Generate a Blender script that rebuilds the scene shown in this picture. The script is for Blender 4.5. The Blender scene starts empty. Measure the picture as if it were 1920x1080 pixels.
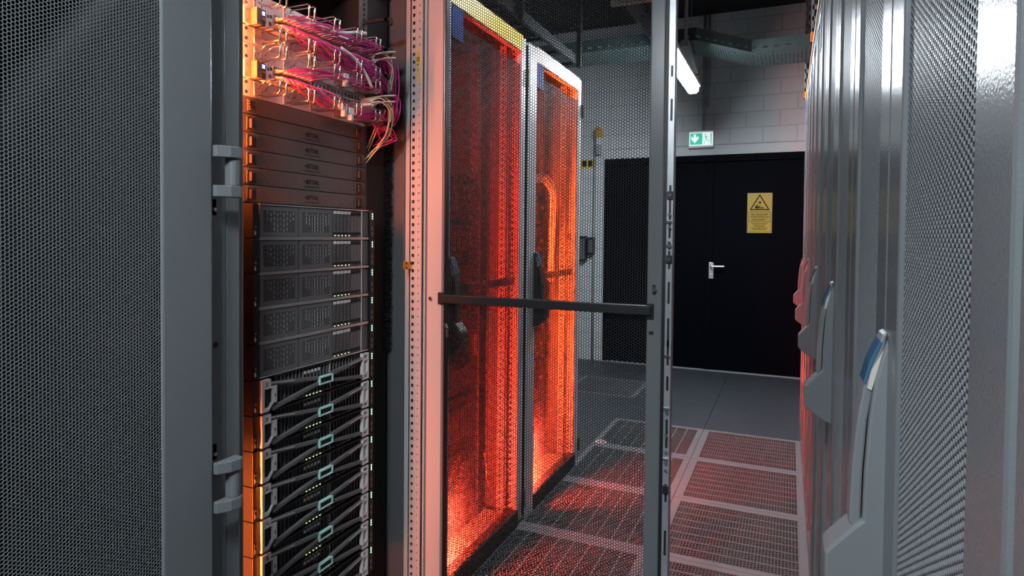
import bpy, math, random
import numpy as np
from mathutils import Matrix, Vector
random.seed(7)
SC = bpy.context.scene
COL = SC.collection

# ------------------------------------------------------------------ materials
def mat(name, col, rough=0.5, metal=0.0, bump=0.0, bscale=300.0, var=0.06, vscale=6.0, emit=None, estr=0.0, spec=0.5, coat=0.0):
    m = bpy.data.materials.new(name); m.use_nodes = True
    nt = m.node_tree; N = nt.nodes; L = nt.links
    b = N['Principled BSDF']
    b.inputs['Roughness'].default_value = rough
    b.inputs['Metallic'].default_value = metal
    b.inputs['Specular IOR Level'].default_value = spec
    b.inputs['Coat Weight'].default_value = coat
    b.inputs['Coat Roughness'].default_value = 0.15
    tc = N.new('ShaderNodeTexCoord')
    if var > 0:
        nz = N.new('ShaderNodeTexNoise'); nz.inputs['Scale'].default_value = vscale; nz.inputs['Detail'].default_value = 4
        L.new(tc.outputs['Object'], nz.inputs['Vector'])
        r = N.new('ShaderNodeMix'); r.data_type = 'RGBA'
        r.inputs['A'].default_value = tuple(c*(1-var) for c in col)+(1,)
        r.inputs['B'].default_value = tuple(min(1, c*(1+var)) for c in col)+(1,)
        L.new(nz.outputs['Fac'], r.inputs['Factor']); L.new(r.outputs['Result'], b.inputs['Base Color'])
    else:
        b.inputs['Base Color'].default_value = tuple(col)+(1,)
    if bump > 0:
        n2 = N.new('ShaderNodeTexNoise'); n2.inputs['Scale'].default_value = bscale; n2.inputs['Detail'].default_value = 2
        L.new(tc.outputs['Object'], n2.inputs['Vector'])
        bp = N.new('ShaderNodeBump'); bp.inputs['Strength'].default_value = bump; bp.inputs['Distance'].default_value = 0.001
        L.new(n2.outputs['Fac'], bp.inputs['Height']); L.new(bp.outputs['Normal'], b.inputs['Normal'])
    if emit:
        b.inputs['Emission Color'].default_value = tuple(emit)+(1,); b.inputs['Emission Strength'].default_value = estr
    return m

M = {}
M['paint'] = mat('light_grey_powder_paint', (.19,.205,.212), .22, bump=.22, bscale=420, var=.03)  # light grey darkened to stand for the dim near end of the aisle
M['mesh'] = mat('light_grey_mesh_paint', (.165,.178,.182), .35, var=.02)
M['meshdark'] = mat('dark_mesh_paint', (.016,.017,.018), .6, var=.02, spec=.2)
M['stile'] = mat('lamplit_stile_paint', (.64,.63,.63), .3, bump=.15, bscale=420, var=.03)  # cabinet paint lightened to carry the lamp light on these stiles
M['inner'] = mat('inner_frame_paint', (.50,.50,.50), .38, bump=.1, bscale=500, var=.03)
M['black'] = mat('black_satin_metal', (.012,.012,.013), .40, bump=.1, bscale=600, var=.1)
M['dark'] = mat('dark_void_metal', (.008,.008,.009), .7, var=.1)
M['plastic'] = mat('black_plastic', (.018,.018,.02), .45, var=.1)
M['charcoal'] = mat('charcoal_bezel', (.15,.15,.155), .42, bump=.1, bscale=800, var=.08)
M['panel'] = mat('textured_black_panel', (.10,.10,.102), .42, bump=.7, bscale=260, var=.25, vscale=90)
M['silver'] = mat('brushed_silver', (.80,.78,.77), .34, .6, var=.06, vscale=40)
M['trim'] = mat('pale_bezel_metal', (.78,.74,.73), .40, .1, var=.06, vscale=30)
M['alu'] = mat('painted_manager_panel', (.86,.85,.85), .4, .0, var=.05, vscale=20)
M['steel'] = mat('bright_wire_steel', (.80,.79,.77), .18, 1.0, var=.04, vscale=60)
M['galv'] = mat('galvanised_steel', (.55,.58,.60), .35, .55, bump=.15, bscale=90, var=.15, vscale=25)
M['white'] = mat('white_plastic', (.75,.75,.74), .4, var=.04)
M['yellow'] = mat('yellow_strip', (.72,.52,.10), .35, bump=.1, bscale=300, var=.05)
M['yellowlit'] = mat('lamplit_yellow_strip', (.74,.66,.42), .35, bump=.1, bscale=300, var=.05)  # yellow strip with the lamp reflection put into its colour
M['yelplas'] = mat('yellow_label', (.75,.58,.03), .45, var=.04)
M['gold'] = mat('brass_clip', (.75,.50,.12), .3, .8, var=.08)
M['blue'] = mat('blue_sticker', (.008,.035,.15), .6, var=.1, vscale=30, spec=.1)
M['magenta'] = mat('magenta_cable_jacket', (.66,.05,.30), .38, var=.12, vscale=30)
M['cream'] = mat('cream_cable_jacket', (.72,.60,.36), .4, var=.08, vscale=30)
M['boot'] = mat('cable_plug_boot', (.66,.42,.34), .4, var=.1, vscale=30)
M['tab'] = mat('pale_green_pull_tab', (.38,.56,.47), .4, var=.05)
M['aqua'] = mat('pale_aqua_badge', (.50,.85,.78), .35, var=.05)
M['orange'] = mat('orange_end_cap', (.80,.22,.04), .45, var=.06)
M['navy'] = mat('dark_navy_door_paint', (.0014,.002,.0048), .6, bump=.1, bscale=200, var=.1, spec=.05)
M['handle'] = mat('grey_handle_plastic', (.16,.172,.18), .42, bump=.15, bscale=500, var=.03)
M['tray'] = mat('green_grey_cable_tray', (.085,.13,.13), .42, .6, bump=.3, bscale=60, var=.2, vscale=12)
M['ladder'] = mat('dark_steel', (.04,.042,.045), .4, .4, var=.1)
M['brk'] = mat('zinc_bracket', (.17,.15,.14), .45, .2, var=.06)
M['sidep'] = mat('dark_side_panel', (.10,.10,.105), .4, bump=.1, bscale=400, var=.05)
M['paintr'] = mat('darkened_powder_paint', (.128,.14,.147), .22, bump=.22, bscale=420, var=.03)  # darker copy of the cabinet paint, offsetting fill light on the right row
M['pool'] = mat('pool_fill_led', (.9,.2,.1), .5, var=0, emit=(1.0,.05,.022), estr=10500)  # extra hidden LED, added to cast the red pool on the floor
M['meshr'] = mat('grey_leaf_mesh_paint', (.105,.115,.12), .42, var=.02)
M['pipe'] = mat('grey_conduit', (.38,.39,.40), .45, var=.05)
M['signgold'] = mat('yellow_sign_board', (.62,.42,.06), .5, var=.05)
M['ink'] = mat('black_print', (.004,.004,.003), .7, var=0)
M['fluff'] = mat('black_brush_bristle', (.010,.010,.010), .9, bump=1.0, bscale=500, var=.2)
M['redsticker'] = mat('red_floor_sticker', (.5,.03,.03), .5, var=.05)
M['lamp'] = mat('lamp_diffuser', (.9,.9,.9), .5, var=0, emit=(.84,.93,1.0), estr=165)
M['lampfill'] = mat('fill_lamp_diffuser', (.9,.9,.9), .5, var=0, emit=(.84,.93,1.0), estr=200)
M['lampdim'] = mat('dimmed_lamp_diffuser', (.9,.9,.9), .5, var=0, emit=(.84,.93,1.0), estr=24)
M['ledA'] = mat('orange_led', (.9,.4,.2), .5, var=0, emit=(1.0,.165,.035), estr=760)
M['ledA2'] = mat('orange_lower_led', (.9,.4,.2), .5, var=0, emit=(1.0,.16,.03), estr=400)
M['ledB'] = mat('red_led', (.9,.2,.1), .5, var=0, emit=(1.0,.030,.006), estr=1350)
M['ledB2'] = mat('dim_red_led', (.9,.2,.1), .5, var=0, emit=(1.0,.025,.008), estr=1500)
M['ledC2'] = mat('amber_lower_led', (.9,.3,.1), .5, var=0, emit=(1.0,.085,.014), estr=5200)
M['ledC'] = mat('amber_led', (.9,.3,.1), .5, var=0, emit=(1.0,.095,.014), estr=4800)
M['green_led'] = mat('green_status_led', (.5,.9,.6), .5, var=0, emit=(.45,1.0,.62), estr=1.6)
M['warm_led'] = mat('pale_status_led', (.8,.9,.6), .5, var=0, emit=(.85,1.0,.6), estr=1.0)
M['blue_led'] = mat('blue_status_led', (.4,.5,1), .5, var=0, emit=(.25,.32,1.0), estr=5)
M['exitgreen'] = mat('exit_sign_green', (.05,.5,.35), .5, var=0, emit=(.03,.50,.30), estr=.8)
M['exitwhite'] = mat('exit_sign_white', (.9,.9,.9), .5, var=0, emit=(.88,1.0,.97), estr=.72)
M['exitpale'] = mat('exit_sign_pale_green', (.4,.8,.7), .5, var=0, emit=(.12,.50,.40), estr=.6)
M['ambglass'] = mat('amber_beacon_glass', (.75,.38,.08), .15, var=.05)
M['displaypane'] = mat('handle_label_window', (.05,.12,.2), .15, var=.1)
M['sand'] = mat('beige_insert', (.50,.48,.42), .35, var=.05)

def floor_mat():
    m = mat('grey_floor_laminate', (.047,.053,.061), .5, bump=.1, bscale=150, var=.06, vscale=9)
    return m
M['floor'] = floor_mat()
M['tile'] = mat('vent_tile_laminate', (.15,.153,.16), .62, bump=.1, bscale=150, var=.05, vscale=9)  # lighter than the matching floor, to strengthen the red light pool

def wall_mat():
    m = bpy.data.materials.new('painted_blockwork'); m.use_nodes = True
    nt = m.node_tree; N = nt.nodes; L = nt.links; b = N['Principled BSDF']
    b.inputs['Roughness'].default_value = .7
    tc = N.new('ShaderNodeTexCoord'); mp = N.new('ShaderNodeMapping')
    mp.inputs['Rotation'].default_value = (math.radians(-90), 0, 0)
    mp.inputs['Location'].default_value = (0.1, 0.155, 0)
    L.new(tc.outputs['Object'], mp.inputs['Vector'])
    br = N.new('ShaderNodeTexBrick'); br.inputs['Scale'].default_value = 1.0
    br.inputs['Brick Width'].default_value = .29; br.inputs['Row Height'].default_value = .145
    br.inputs['Mortar Size'].default_value = .006; br.inputs['Mortar Smooth'].default_value = .4
    br.inputs['Color1'].default_value = (.70,.73,.74,1); br.inputs['Color2'].default_value = (.73,.76,.77,1)
    br.inputs['Mortar'].default_value = (.58,.60,.61,1)
    L.new(mp.outputs['Vector'], br.inputs['Vector']); L.new(br.outputs['Color'], b.inputs['Base Color'])
    bp = N.new('ShaderNodeBump'); bp.inputs['Strength'].default_value = .5; bp.inputs['Distance'].default_value = .004; bp.invert = True
    L.new(br.outputs['Fac'], bp.inputs['Height']); L.new(bp.outputs['Normal'], b.inputs['Normal'])
    return m
M['wall'] = wall_mat()
M['plainwall'] = mat('grey_painted_concrete', (.70,.73,.74), .7, bump=.2, bscale=40, var=.04)
M['ceil'] = mat('black_painted_ceiling', (.012,.013,.014), .9, var=.1)
M['darkwall'] = mat('dark_grey_wall', (.10,.105,.11), .8, var=.06)

# ------------------------------------------------------------------ mesh building
class MB:
    def __init__(s): s.v = []; s.f = []
    def add(s, vs, fs):
        n = len(s.v); s.v += [tuple(map(float, p)) for p in vs]; s.f += [tuple(i+n for i in q) for q in fs]; return s
    def box(s, x0, x1, y0, y1, z0, z1):
        if x0 > x1: x0, x1 = x1, x0
        if y0 > y1: y0, y1 = y1, y0
        if z0 > z1: z0, z1 = z1, z0
        return s.add([(x0,y0,z0),(x1,y0,z0),(x1,y1,z0),(x0,y1,z0),(x0,y0,z1),(x1,y0,z1),(x1,y1,z1),(x0,y1,z1)],
              [(0,3,2,1),(4,5,6,7),(0,1,5,4),(1,2,6,5),(2,3,7,6),(3,0,4,7)])
    def prism(s, poly, a0, a1, axis='y'):
        # poly: list of 2D points; extruded along axis ('x': poly=(y,z); 'y': (x,z); 'z': (x,y))
        n = len(poly)
        def P(p, a):
            return {'x': (a,p[0],p[1]), 'y': (p[0],a,p[1]), 'z': (p[0],p[1],a)}[axis]
        vs = [P(p,a0) for p in poly]+[P(p,a1) for p in poly]
        fs = [tuple(range(n)), tuple(range(2*n-1, n-1, -1))]
        fs += [(i, n+i, n+(i+1)%n, (i+1)%n) for i in range(n)]
        return s.add(vs, fs)
    def tube(s, pts, r, n=8, cap=True):
        pts = [Vector(p) for p in pts]; m = len(pts)
        rs = r if isinstance(r, (list,tuple)) else [r]*m
        vs = []; up = None
        for i, p in enumerate(pts):
            t = (pts[min(i+1,m-1)]-pts[max(i-1,0)])
            if t.length < 1e-9: t = Vector((0,0,1))
            t.normalize()
            if up is None: up = Vector((0,0,1)) if abs(t.z) < .9 else Vector((1,0,0))
            a = t.cross(up)
            if a.length < 1e-5: a = t.orthogonal()
            a.normalize(); b = a.cross(t).normalized(); up = b
            for k in range(n):
                g = 2*math.pi*k/n
                vs.append(p+a*(rs[i]*math.cos(g))+b*(rs[i]*math.sin(g)))
        fs = []
        for i in range(m-1):
            for k in range(n):
                k2 = (k+1)%n
                fs.append((i*n+k, i*n+k2, (i+1)*n+k2, (i+1)*n+k))
        if cap:
            fs.append(tuple(range(n))[::-1]); fs.append(tuple((m-1)*n+k for k in range(n)))
        return s.add(vs, fs)
    def cyl(s, c, r, h, axis='z', n=16, r2=None):
        d = {'x': Vector((1,0,0)), 'y': Vector((0,1,0)), 'z': Vector((0,0,1))}[axis]
        c = Vector(c)
        return s.tube([c, c+d*h], [r, r if r2 is None else r2], n)
    def build(s, name, m, parent=None, loc=None, smooth=False, bevel=0, rot=None):
        me = bpy.data.meshes.new(name); me.from_pydata(s.v, [], s.f); me.update()
        return link(name, me, m, parent, loc, smooth, bevel, rot)

def link(name, me, m, parent=None, loc=None, smooth=False, bevel=0, rot=None):
    if m is not None and not me.materials: me.materials.append(M[m] if isinstance(m, str) else m)
    if smooth: me.shade_smooth()
    o = bpy.data.objects.new(name, me); COL.objects.link(o)
    if parent: o.parent = parent
    if loc: o.location = loc
    if rot: o.rotation_euler = rot
    if bevel:
        b = o.modifiers.new('bevel', 'BEVEL'); b.width = bevel; b.segments = 2; b.limit_method = 'ANGLE'; b.angle_limit = math.radians(40)
    return o

def hexmesh(name, w, h, pitch, hole, t, turned=False):
    """perforated sheet: x 0..w, z 0..h, thickness along y 0..t, columns of flat-topped hexagons"""
    c = pitch*math.sqrt(3)/2
    nc = int(w/c); nr = int(h/pitch)
    I, J = np.meshgrid(np.arange(nc), np.arange(nr), indexing='ij')
    I = I.ravel(); J = J.ravel()
    ox = (w-nc*c)/2+c/2; oz = (h-nr*pitch)/2+pitch*.25
    cx = ox+I*c; cz = oz+(J+.5*(I % 2))*pitch
    ang = np.arange(6)*math.pi/3
    ro = pitch/math.sqrt(3); ri = hole/math.sqrt(3)
    n = len(cx)
    V = np.zeros((n, 24, 3))
    for base, r, y in ((0,ro,0.),(6,ri,0.),(12,ri,t),(18,ro,t)):
        V[:, base:base+6, 0] = cx[:,None]+r*np.cos(ang)
        V[:, base:base+6, 2] = cz[:,None]+r*np.sin(ang)
        V[:, base:base+6, 1] = y
    if turned: V = V[:, :, [2,1,0]]
    k = np.arange(6); k2 = (k+1) % 6
    F = np.concatenate([np.stack([b0+k, b0+k2, b1+k2, b1+k], 1) for b0, b1 in ((0,6),(6,12),(12,18))])
    F = (F[None]+(np.arange(n)*24)[:,None,None]).reshape(-1, 4)
    me = bpy.data.meshes.new(name)
    me.vertices.add(n*24); me.vertices.foreach_set('co', V.reshape(-1).astype(np.float32))
    nf = len(F)
    me.loops.add(nf*4); me.loops.foreach_set('vertex_index', F.reshape(-1).astype(np.int32))
    me.polygons.add(nf); me.polygons.foreach_set('loop_start', (np.arange(nf)*4).astype(np.int32))
    me.update(calc_edges=True); me.shade_flat()
    return me

def thing(name, label, cat, loc=(0,0,0), rotz=0, group=None):
    o = bpy.data.objects.new(name, None); COL.objects.link(o)
    o.empty_display_size = .05
    o.location = loc; o.rotation_euler = (0,0,rotz)
    return tag(o, label, cat, group)
def tag(o, label, cat, group=None):
    o['label'] = label; o['category'] = cat
    if group: o['group'] = group
    return o
def struct(o):
    o['kind'] = 'structure'; return o
def kids(o): return [c for c in list(o.children)]
def dup(root, loc, label, rotz=None):
    r = root.copy(); COL.objects.link(r); r.location = loc; r['label'] = label
    if rotz is not None: r.rotation_euler = (0,0,rotz)
    def rec(a, b):
        for ch in kids(a):
            c = ch.copy(); COL.objects.link(c); c.parent = b; rec(ch, c)
    rec(root, r)
    return r

def textmesh(name, s, size, shear=0, align='CENTER', extrude=.0003, bold=0):
    cu = bpy.data.curves.new(name, 'FONT'); cu.body = s; cu.size = size; cu.shear = shear
    cu.align_x = align; cu.align_y = 'CENTER'; cu.extrude = extrude; cu.offset = bold
    ob = bpy.data.objects.new(name, cu); COL.objects.link(ob)
    bpy.context.view_layer.update()
    me = bpy.data.meshes.new_from_object(ob.evaluated_get(bpy.context.evaluated_depsgraph_get()))
    me.name = name
    bpy.data.objects.remove(ob); bpy.data.curves.remove(cu)
    return me
def bake(me, mtx):
    me.transform(mtx); return me
# text lies in XY facing +Z; to face +X (reading along +Y): x->y, y->z, z->x
FACE_PX = Matrix(((0,0,1,0),(1,0,0,0),(0,1,0,0),(0,0,0,1)))
# to face -Y (reading along +X): x->x, y->z, z->-y
FACE_MY = Matrix(((1,0,0,0),(0,0,-1,0),(0,1,0,0),(0,0,0,1)))

# ------------------------------------------------------------------ camera
Rw = np.array([[0.91496424,0.40342266,0.00951846],[0.01854071,-0.01846423,-0.9996576],[-0.40310878,0.91482743,-0.02437385]])
cam = bpy.data.cameras.new('camera'); camo = bpy.data.objects.new('camera', cam); COL.objects.link(camo)
mw = Matrix.Identity(4)
for r in range(3):
    mw[r][0] = Rw[0][r]; mw[r][1] = -Rw[1][r]; mw[r][2] = -Rw[2][r]
mw[0][3], mw[1][3], mw[2][3] = 0, 0, 1.285
camo.matrix_world = mw
cam.sensor_fit = 'HORIZONTAL'; cam.sensor_width = 36; cam.lens = 36*1181.27/1920
cam.shift_y = -(540-469.19)/1920; cam.clip_start = .01; cam.clip_end = 60
SC.camera = camo

# ------------------------------------------------------------------ the room
YW = 6.29
XA, XB, XC = -1.103, -.503, .097          # joints of the raised floor
TY = [1.947, 2.547, 3.147, 3.747, 4.347]
far_tile = (-1.703, -1.103, 4.947, 5.547)
g = .0012
fm = MB()
def solid(x0, x1, y0, y1):
    fm.box(x0+g, x1-g, y0+g, y1-g, -.03, 0)
xs = [XA-.6*k for k in range(6, 0, -1)]+[XA, XB, XC]+[XC+.6*k for k in range(1, 4)]
ys = [1.947-.6*k for k in range(9, 0, -1)]+TY+[4.947, 5.547, 6.147, 6.30]
for i in range(len(xs)-1):
    for j in range(len(ys)-1):
        cx, cy = (xs[i]+xs[i+1])/2, (ys[j]+ys[j+1])/2
        if XA < cx < XC and TY[0] < cy < TY[-1]: continue
        if far_tile[0] < cx < far_tile[1] and far_tile[2] < cy < far_tile[3]: continue
        solid(xs[i], xs[i+1], ys[j], ys[j+1])
floor = struct(fm.build('floor', 'floor'))
MB().box(xs[0], xs[-1], ys[0], ys[-1], -.42, -.40).build('subfloor', 'dark', floor)

wm = MB()
LX0, LX1 = -1.745, .30
wm.box(-2.6, LX0, YW, YW+.2, 0, 3.4).box(LX1, 1.6, YW, YW+.2, 0, 3.4).box(LX0, LX1, YW, YW+.2, 2.16, 3.4)
struct(wm.build('wall_back', 'wall'))
lb = MB().box(-2.6, 1.6, YW-.006, YW+.1, 2.065, 2.157)
struct(lb.build('trim_1', 'plainwall', bevel=.003))
struct(MB().box(-2.8, -2.6, -3.4, YW+.2, 0, 3.4).build('wall_left', 'darkwall'))
struct(MB().box(1.6, 1.8, -3.4, YW+.2, 0, 3.4).build('wall_right', 'darkwall'))
struct(MB().box(-2.8, 1.8, -3.6, -3.4, 0, 3.4).build('wall_front', 'darkwall'))
struct(MB().box(-2.8, 1.8, -3.6, YW+.2, 3.4, 3.5).build('ceiling', 'ceil'))
struct(MB().box(-2.6, LX0, YW-.012, YW, 0, .07).box(LX1, 1.6, YW-.012, YW, 0, .07).build('baseboard_back', 'plainwall'))

# double door
d1 = MB().box(LX0, LX0+.05, YW-.01, YW+.1, 0, 2.065).box(LX1-.05, LX1, YW-.01, YW+.1, 0, 2.065).box(LX0+.05, LX1-.05, YW-.01, YW+.1, 2.0, 2.065).build('door_1', 'navy', bevel=.003)
struct(d1)
XS = -.725
l1 = MB().box(LX0+.052, XS-.002, YW+.012, YW+.06, .008, 1.998).build('door_leaf', 'navy', d1, bevel=.003)
l2 = MB().box(XS+.002, LX1-.052, YW+.012, YW+.06, .008, 1.998).box(XS-.02, XS+.05, YW-.002, YW+.012, .008, 1.998).build('door_leaf', 'navy', d1, bevel=.003)
hm = MB().box(-.705, -.662, YW-.010, YW-.002, .885, 1.04)
hm.tube([(-.684,YW-.01,1.005),(-.684,YW-.05,1.005),(-.676,YW-.06,1.005),(-.56,YW-.06,1.005)], .009, 10)
hm.cyl((-.684,YW-.016,.92), .009, .008, 'y')
hm.build('door_handle', 'silver', d1, smooth=False, bevel=.002)
MB().box(LX0, LX1, YW-.03, YW+.1, 0, .006).build('threshold', 'pipe', d1)

# vented floor tiles
strip = hexmesh('perforated_band', .53, .0585, .0146, .0124, .0016)
def tile_mesh():
    """600 mm tile, eight perforated bands running along x"""
    co = np.empty(len(strip.vertices)*3, np.float32); strip.vertices.foreach_get('co', co); co = co.reshape(-1,3)
    lo = np.empty(len(strip.loops), np.int32); strip.loops.foreach_get('vertex_index', lo)
    Vs, Ls = [], []; off = 0
    x0, x1 = float(co[:,0].min()), float(co[:,0].max()); z0, z1 = float(co[:,2].min()), float(co[:,2].max())
    bands = []
    for k in range(8):
        y0 = .032+k*.0672
        V = np.stack([co[:,0]+.035, co[:,2]-z0+y0, -co[:,1]], 1)
        Vs.append(V); Ls.append(lo+off); off += len(V); bands.append((y0, y0+z1-z0))
    m = MB(); t = -.0016; e = .0012
    X0, X1 = x0+.035, x1+.035
    r = .0035
    m.box(e, X0+r, e, .6-e, t, 0).box(X1-r, .6-e, e, .6-e, t, 0)
    prev = e
    for a, b in bands:
        m.box(X0+r, X1-r, prev, a+r, t, 0); prev = b-r
    m.box(X0+r, X1-r, prev, .6-e, t, 0)
    V2 = np.array(m.v, np.float32); Vs.append(V2)
    L2 = np.array(m.f, np.int32).reshape(-1)+off; Ls.append(L2)
    V = np.concatenate(Vs); Lp = np.concatenate(Ls); nf = len(Lp)//4
    me = bpy.data.meshes.new('vent_tile')
    me.vertices.add(len(V)); me.vertices.foreach_set('co', V.reshape(-1))
    me.loops.add(len(Lp)); me.loops.foreach_set('vertex_index', Lp)
    me.polygons.add(nf); me.polygons.foreach_set('loop_start', (np.arange(nf)*4).astype(np.int32))
    me.update(calc_edges=True); me.shade_flat(); me.materials.append(M['tile'])
    return me
tme = tile_mesh()
ordn = ['nearest', 'second', 'third', 'farthest']
def tile(x, y, turned, label):
    o = bpy.data.objects.new('vent_floor_tile', tme); COL.objects.link(o)
    if turned: o.location = (x+.6, y, 0); o.rotation_euler = (0,0,math.pi/2)
    else: o.location = (x, y, 0)
    o.location.z = 0
    tag(o, label, 'floor tile', 'perforated floor tiles in the aisle')
for k in range(4):
    tile(XB, TY[k], False, ['nearest','second nearest','third nearest','farthest'][k]+' vent tile with slots across the aisle, in the column beside the right cabinets')
    tile(XA, TY[k], True, ['nearest','second nearest','third nearest','farthest'][k]+' vent tile with slots along the aisle, in the column beside the red lit cabinets')
tile(far_tile[0], far_tile[2], False, 'lone vent tile far back in the plain floor, near the dark double door')
# tile recess liner under each vent tile keeps the void dark
sm = MB().cyl((0,0,.0002), .034, .0008, 'z', 24)
st = sm.build('floor_sticker', 'white', None, (-1.055, 3.80, 0)); tag(st, 'small round red and white sticker on the floor near the vent tiles', 'sticker')
MB().cyl((0,0,.001), .024, .0004, 'z', 24).build('red_ring', 'redsticker', st)
MB().cyl((0,0,.0014), .010, .0003, 'z', 24).build('white_center', 'white', st)

# ------------------------------------------------------------------ overhead: lamps, trunk, tray, posts
def lamp(y0, y1, label, dm='lamp', x=-.695):
    z = 2.375
    t = thing('linear_lamp', label, 'lamp', (x, y0, z), 0, 'linear ceiling lamps')
    L = y1-y0
    MB().prism([(-.056,.044),(-.046,.05),(.046,.05),(.056,.044),(.056,.075),(.03,.10),(-.03,.10),(-.056,.075)], 0, L, 'y').build('housing', 'white', t)  # wings widened to cut lamp light going up the wall
    MB().prism([(-.044,.05),(-.040,.015),(-.025,0),(.025,0),(.040,.015),(.044,.05)], .01, L-.01, 'y').build('diffuser', dm, t)
    for yy in (0, L-.012):
        MB().prism([(-.046,.052),(-.042,.013),(-.026,-.003),(.026,-.003),(.042,.013),(.046,.052)], yy, yy+.012, 'y').build('end_cap', 'white', t)  # opaque ends added to keep direct lamp light off the upper wall
    for yy in (.15, L-.15):
        MB().box(-.055,-.046,yy-.012,yy+.012,.035,.08).box(.046,.055,yy-.012,yy+.012,.035,.08).build('clip', 'silver', t)
        MB().cyl((0,yy,.10), .003, 3.4-z-.10, 'z', 8).build('hanger', 'galv', t)
lamp(3.72, 4.97, 'bright linear lamp glowing under the cable tray at the end of the aisle')
lamp(1.60, 2.85, 'linear lamp hanging over the middle of the aisle', 'lampdim')
lamp(-1.25, 0.0, 'unseen fill lamp added above the near end of the aisle', 'lampfill', -.48)  # added out of view as cool fill for the near cabinets and servers
tr = MB().box(-.86,-.78,3.25,4.6,2.56,2.595).build('overhead_duct', 'ladder'); tag(tr, 'grey cable trunk running along the aisle beside the lamp', 'cable trunk')
for yy in (3.5,4.3): MB().cyl((-.82,yy,2.595), .005, .805, 'z', 8).build('hanger', 'galv', tr)
pb = MB().box(-.86,-.62,3.17,3.2,2.46,2.60).build('light_panel', 'sand', bevel=.003); tag(pb, 'pale panel hanging high over the aisle above the open mesh door', 'panel')
MB().cyl((-.74,3.185,2.60), .006, .8, 'z', 8).build('hanger', 'galv', pb)

near = [(1.3,4.81),(-.274,4.81),(-.602,4.38),(-2.6,4.38)]; farl = [(1.3,5.24),(-.273,5.24),(-.63,4.74),(-2.6,4.74)]
ct = thing('cable_tray', 'green grey perforated cable tray crossing high above the aisle with a bend', 'cable tray', (0,0,0))
ztr = 2.60
tb = MB(); names_ = []
for i in range(3):
    a, b, c, d = near[i], near[i+1], farl[i+1], farl[i]
    # slotted floor of the tray: cross ribs with gaps between
    n = [58, 22, 74][i]
    for k in range(n):
        for (s0, s1) in ((k/n, (k+.62)/n),):
            def P(s, t):
                p0 = (a[0]+(b[0]-a[0])*s, a[1]+(b[1]-a[1])*s); p1 = (d[0]+(c[0]-d[0])*s, d[1]+(c[1]-d[1])*s)
                return (p0[0]+(p1[0]-p0[0])*t, p0[1]+(p1[1]-p0[1])*t)
            q = [P(s0,.0),P(s1,.0),P(s1,1.),P(s0,1.)]
            tb.add([(x,y,ztr) for x,y in q]+[(x,y,ztr+.002) for x,y in q], [(0,3,2,1),(4,5,6,7),(0,1,5,4),(1,2,6,5),(2,3,7,6),(3,0,4,7)])
    for r in range(11):
        t0 = r/10*.94; t1 = t0+.06
        q = [P(0,t0),P(1,t0),P(1,t1),P(0,t1)]
        tb.add([(x,y,ztr+.0005) for x,y in q]+[(x,y,ztr+.0025) for x,y in q], [(0,3,2,1),(4,5,6,7),(0,1,5,4),(1,2,6,5),(2,3,7,6),(3,0,4,7)])
tb.build('tray_floor', 'tray', ct)
def wall_strip(pl):
    m = MB()
    for i in range(3):
        a = Vector((pl[i][0],pl[i][1],0)); b = Vector((pl[i+1][0],pl[i+1][1],0)); L = (b-a).length; u = (b-a)/L; nrm = Vector((-u.y,u.x,0))*.0015
        def slab(s0, s1, z0, z1):
            q = [a+u*s0-nrm, a+u*s1-nrm, a+u*s1+nrm, a+u*s0+nrm]
            m.add([(p.x,p.y,z0) for p in q]+[(p.x,p.y,z1) for p in q], [(0,3,2,1),(4,5,6,7),(0,1,5,4),(1,2,6,5),(2,3,7,6),(3,0,4,7)])
        slab(0, L, ztr, ztr+.02); slab(0, L, ztr+.034, ztr+.085)
        k = 0
        while k*.075 < L-.03:
            slab(k*.075, min(L, k*.075+.042), ztr+.02, ztr+.034); k += 1
    return m
wall_strip(near).build('side_rail', 'tray', ct)
wall_strip(farl).build('side_rail', 'tray', ct)

def post(x, y, zb, zt, label):
    t = thing('support_post', label, 'post', (x, y, zb), 0, 'hanging steel posts with orange caps')
    m = MB(); H = zt-zb
    m.box(-.025,-.021,-.03,.03,0,H).box(-.021,.025,.026,.03,0,H)
    z = .0
    while z < H-.05:      # slotted front web
        m.box(-.021,.025,-.03,-.027,z,z+.03); z += .075
    m.box(-.021,-.010,-.03,-.027,0,H).box(.014,.025,-.03,-.027,0,H)
    m.build('channel', 'galv', t)
    MB().box(-.028,.028,-.033,.033,-.045,.006).build('end_cap', 'orange', t, bevel=.003)
post(.13, 4.66, 2.64, 3.4, 'slotted steel post with orange foot hanging highest above the right cabinets')
post(.105, 5.52, 2.43, 3.4, 'thin steel post with orange foot hanging lower, close to the back wall')
ar = thing('cantilever_bracket', 'steel bracket arm with orange end cap under the bend of the cable tray', 'bracket', (-.665,4.33,2.555))
arr = MB().box(-.025,.025,0,.80,0,.041).build('arm', 'galv', ar, rot=(0,0,.047))
MB().box(-.03,.03,.80,.85,-.012,.045).build('end_cap', 'orange', ar, rot=(0,0,.047), bevel=.003)
MB().cyl((0,.05,.041), .012, .80, 'z', 8).build('hanger', 'galv', ar)

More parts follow.
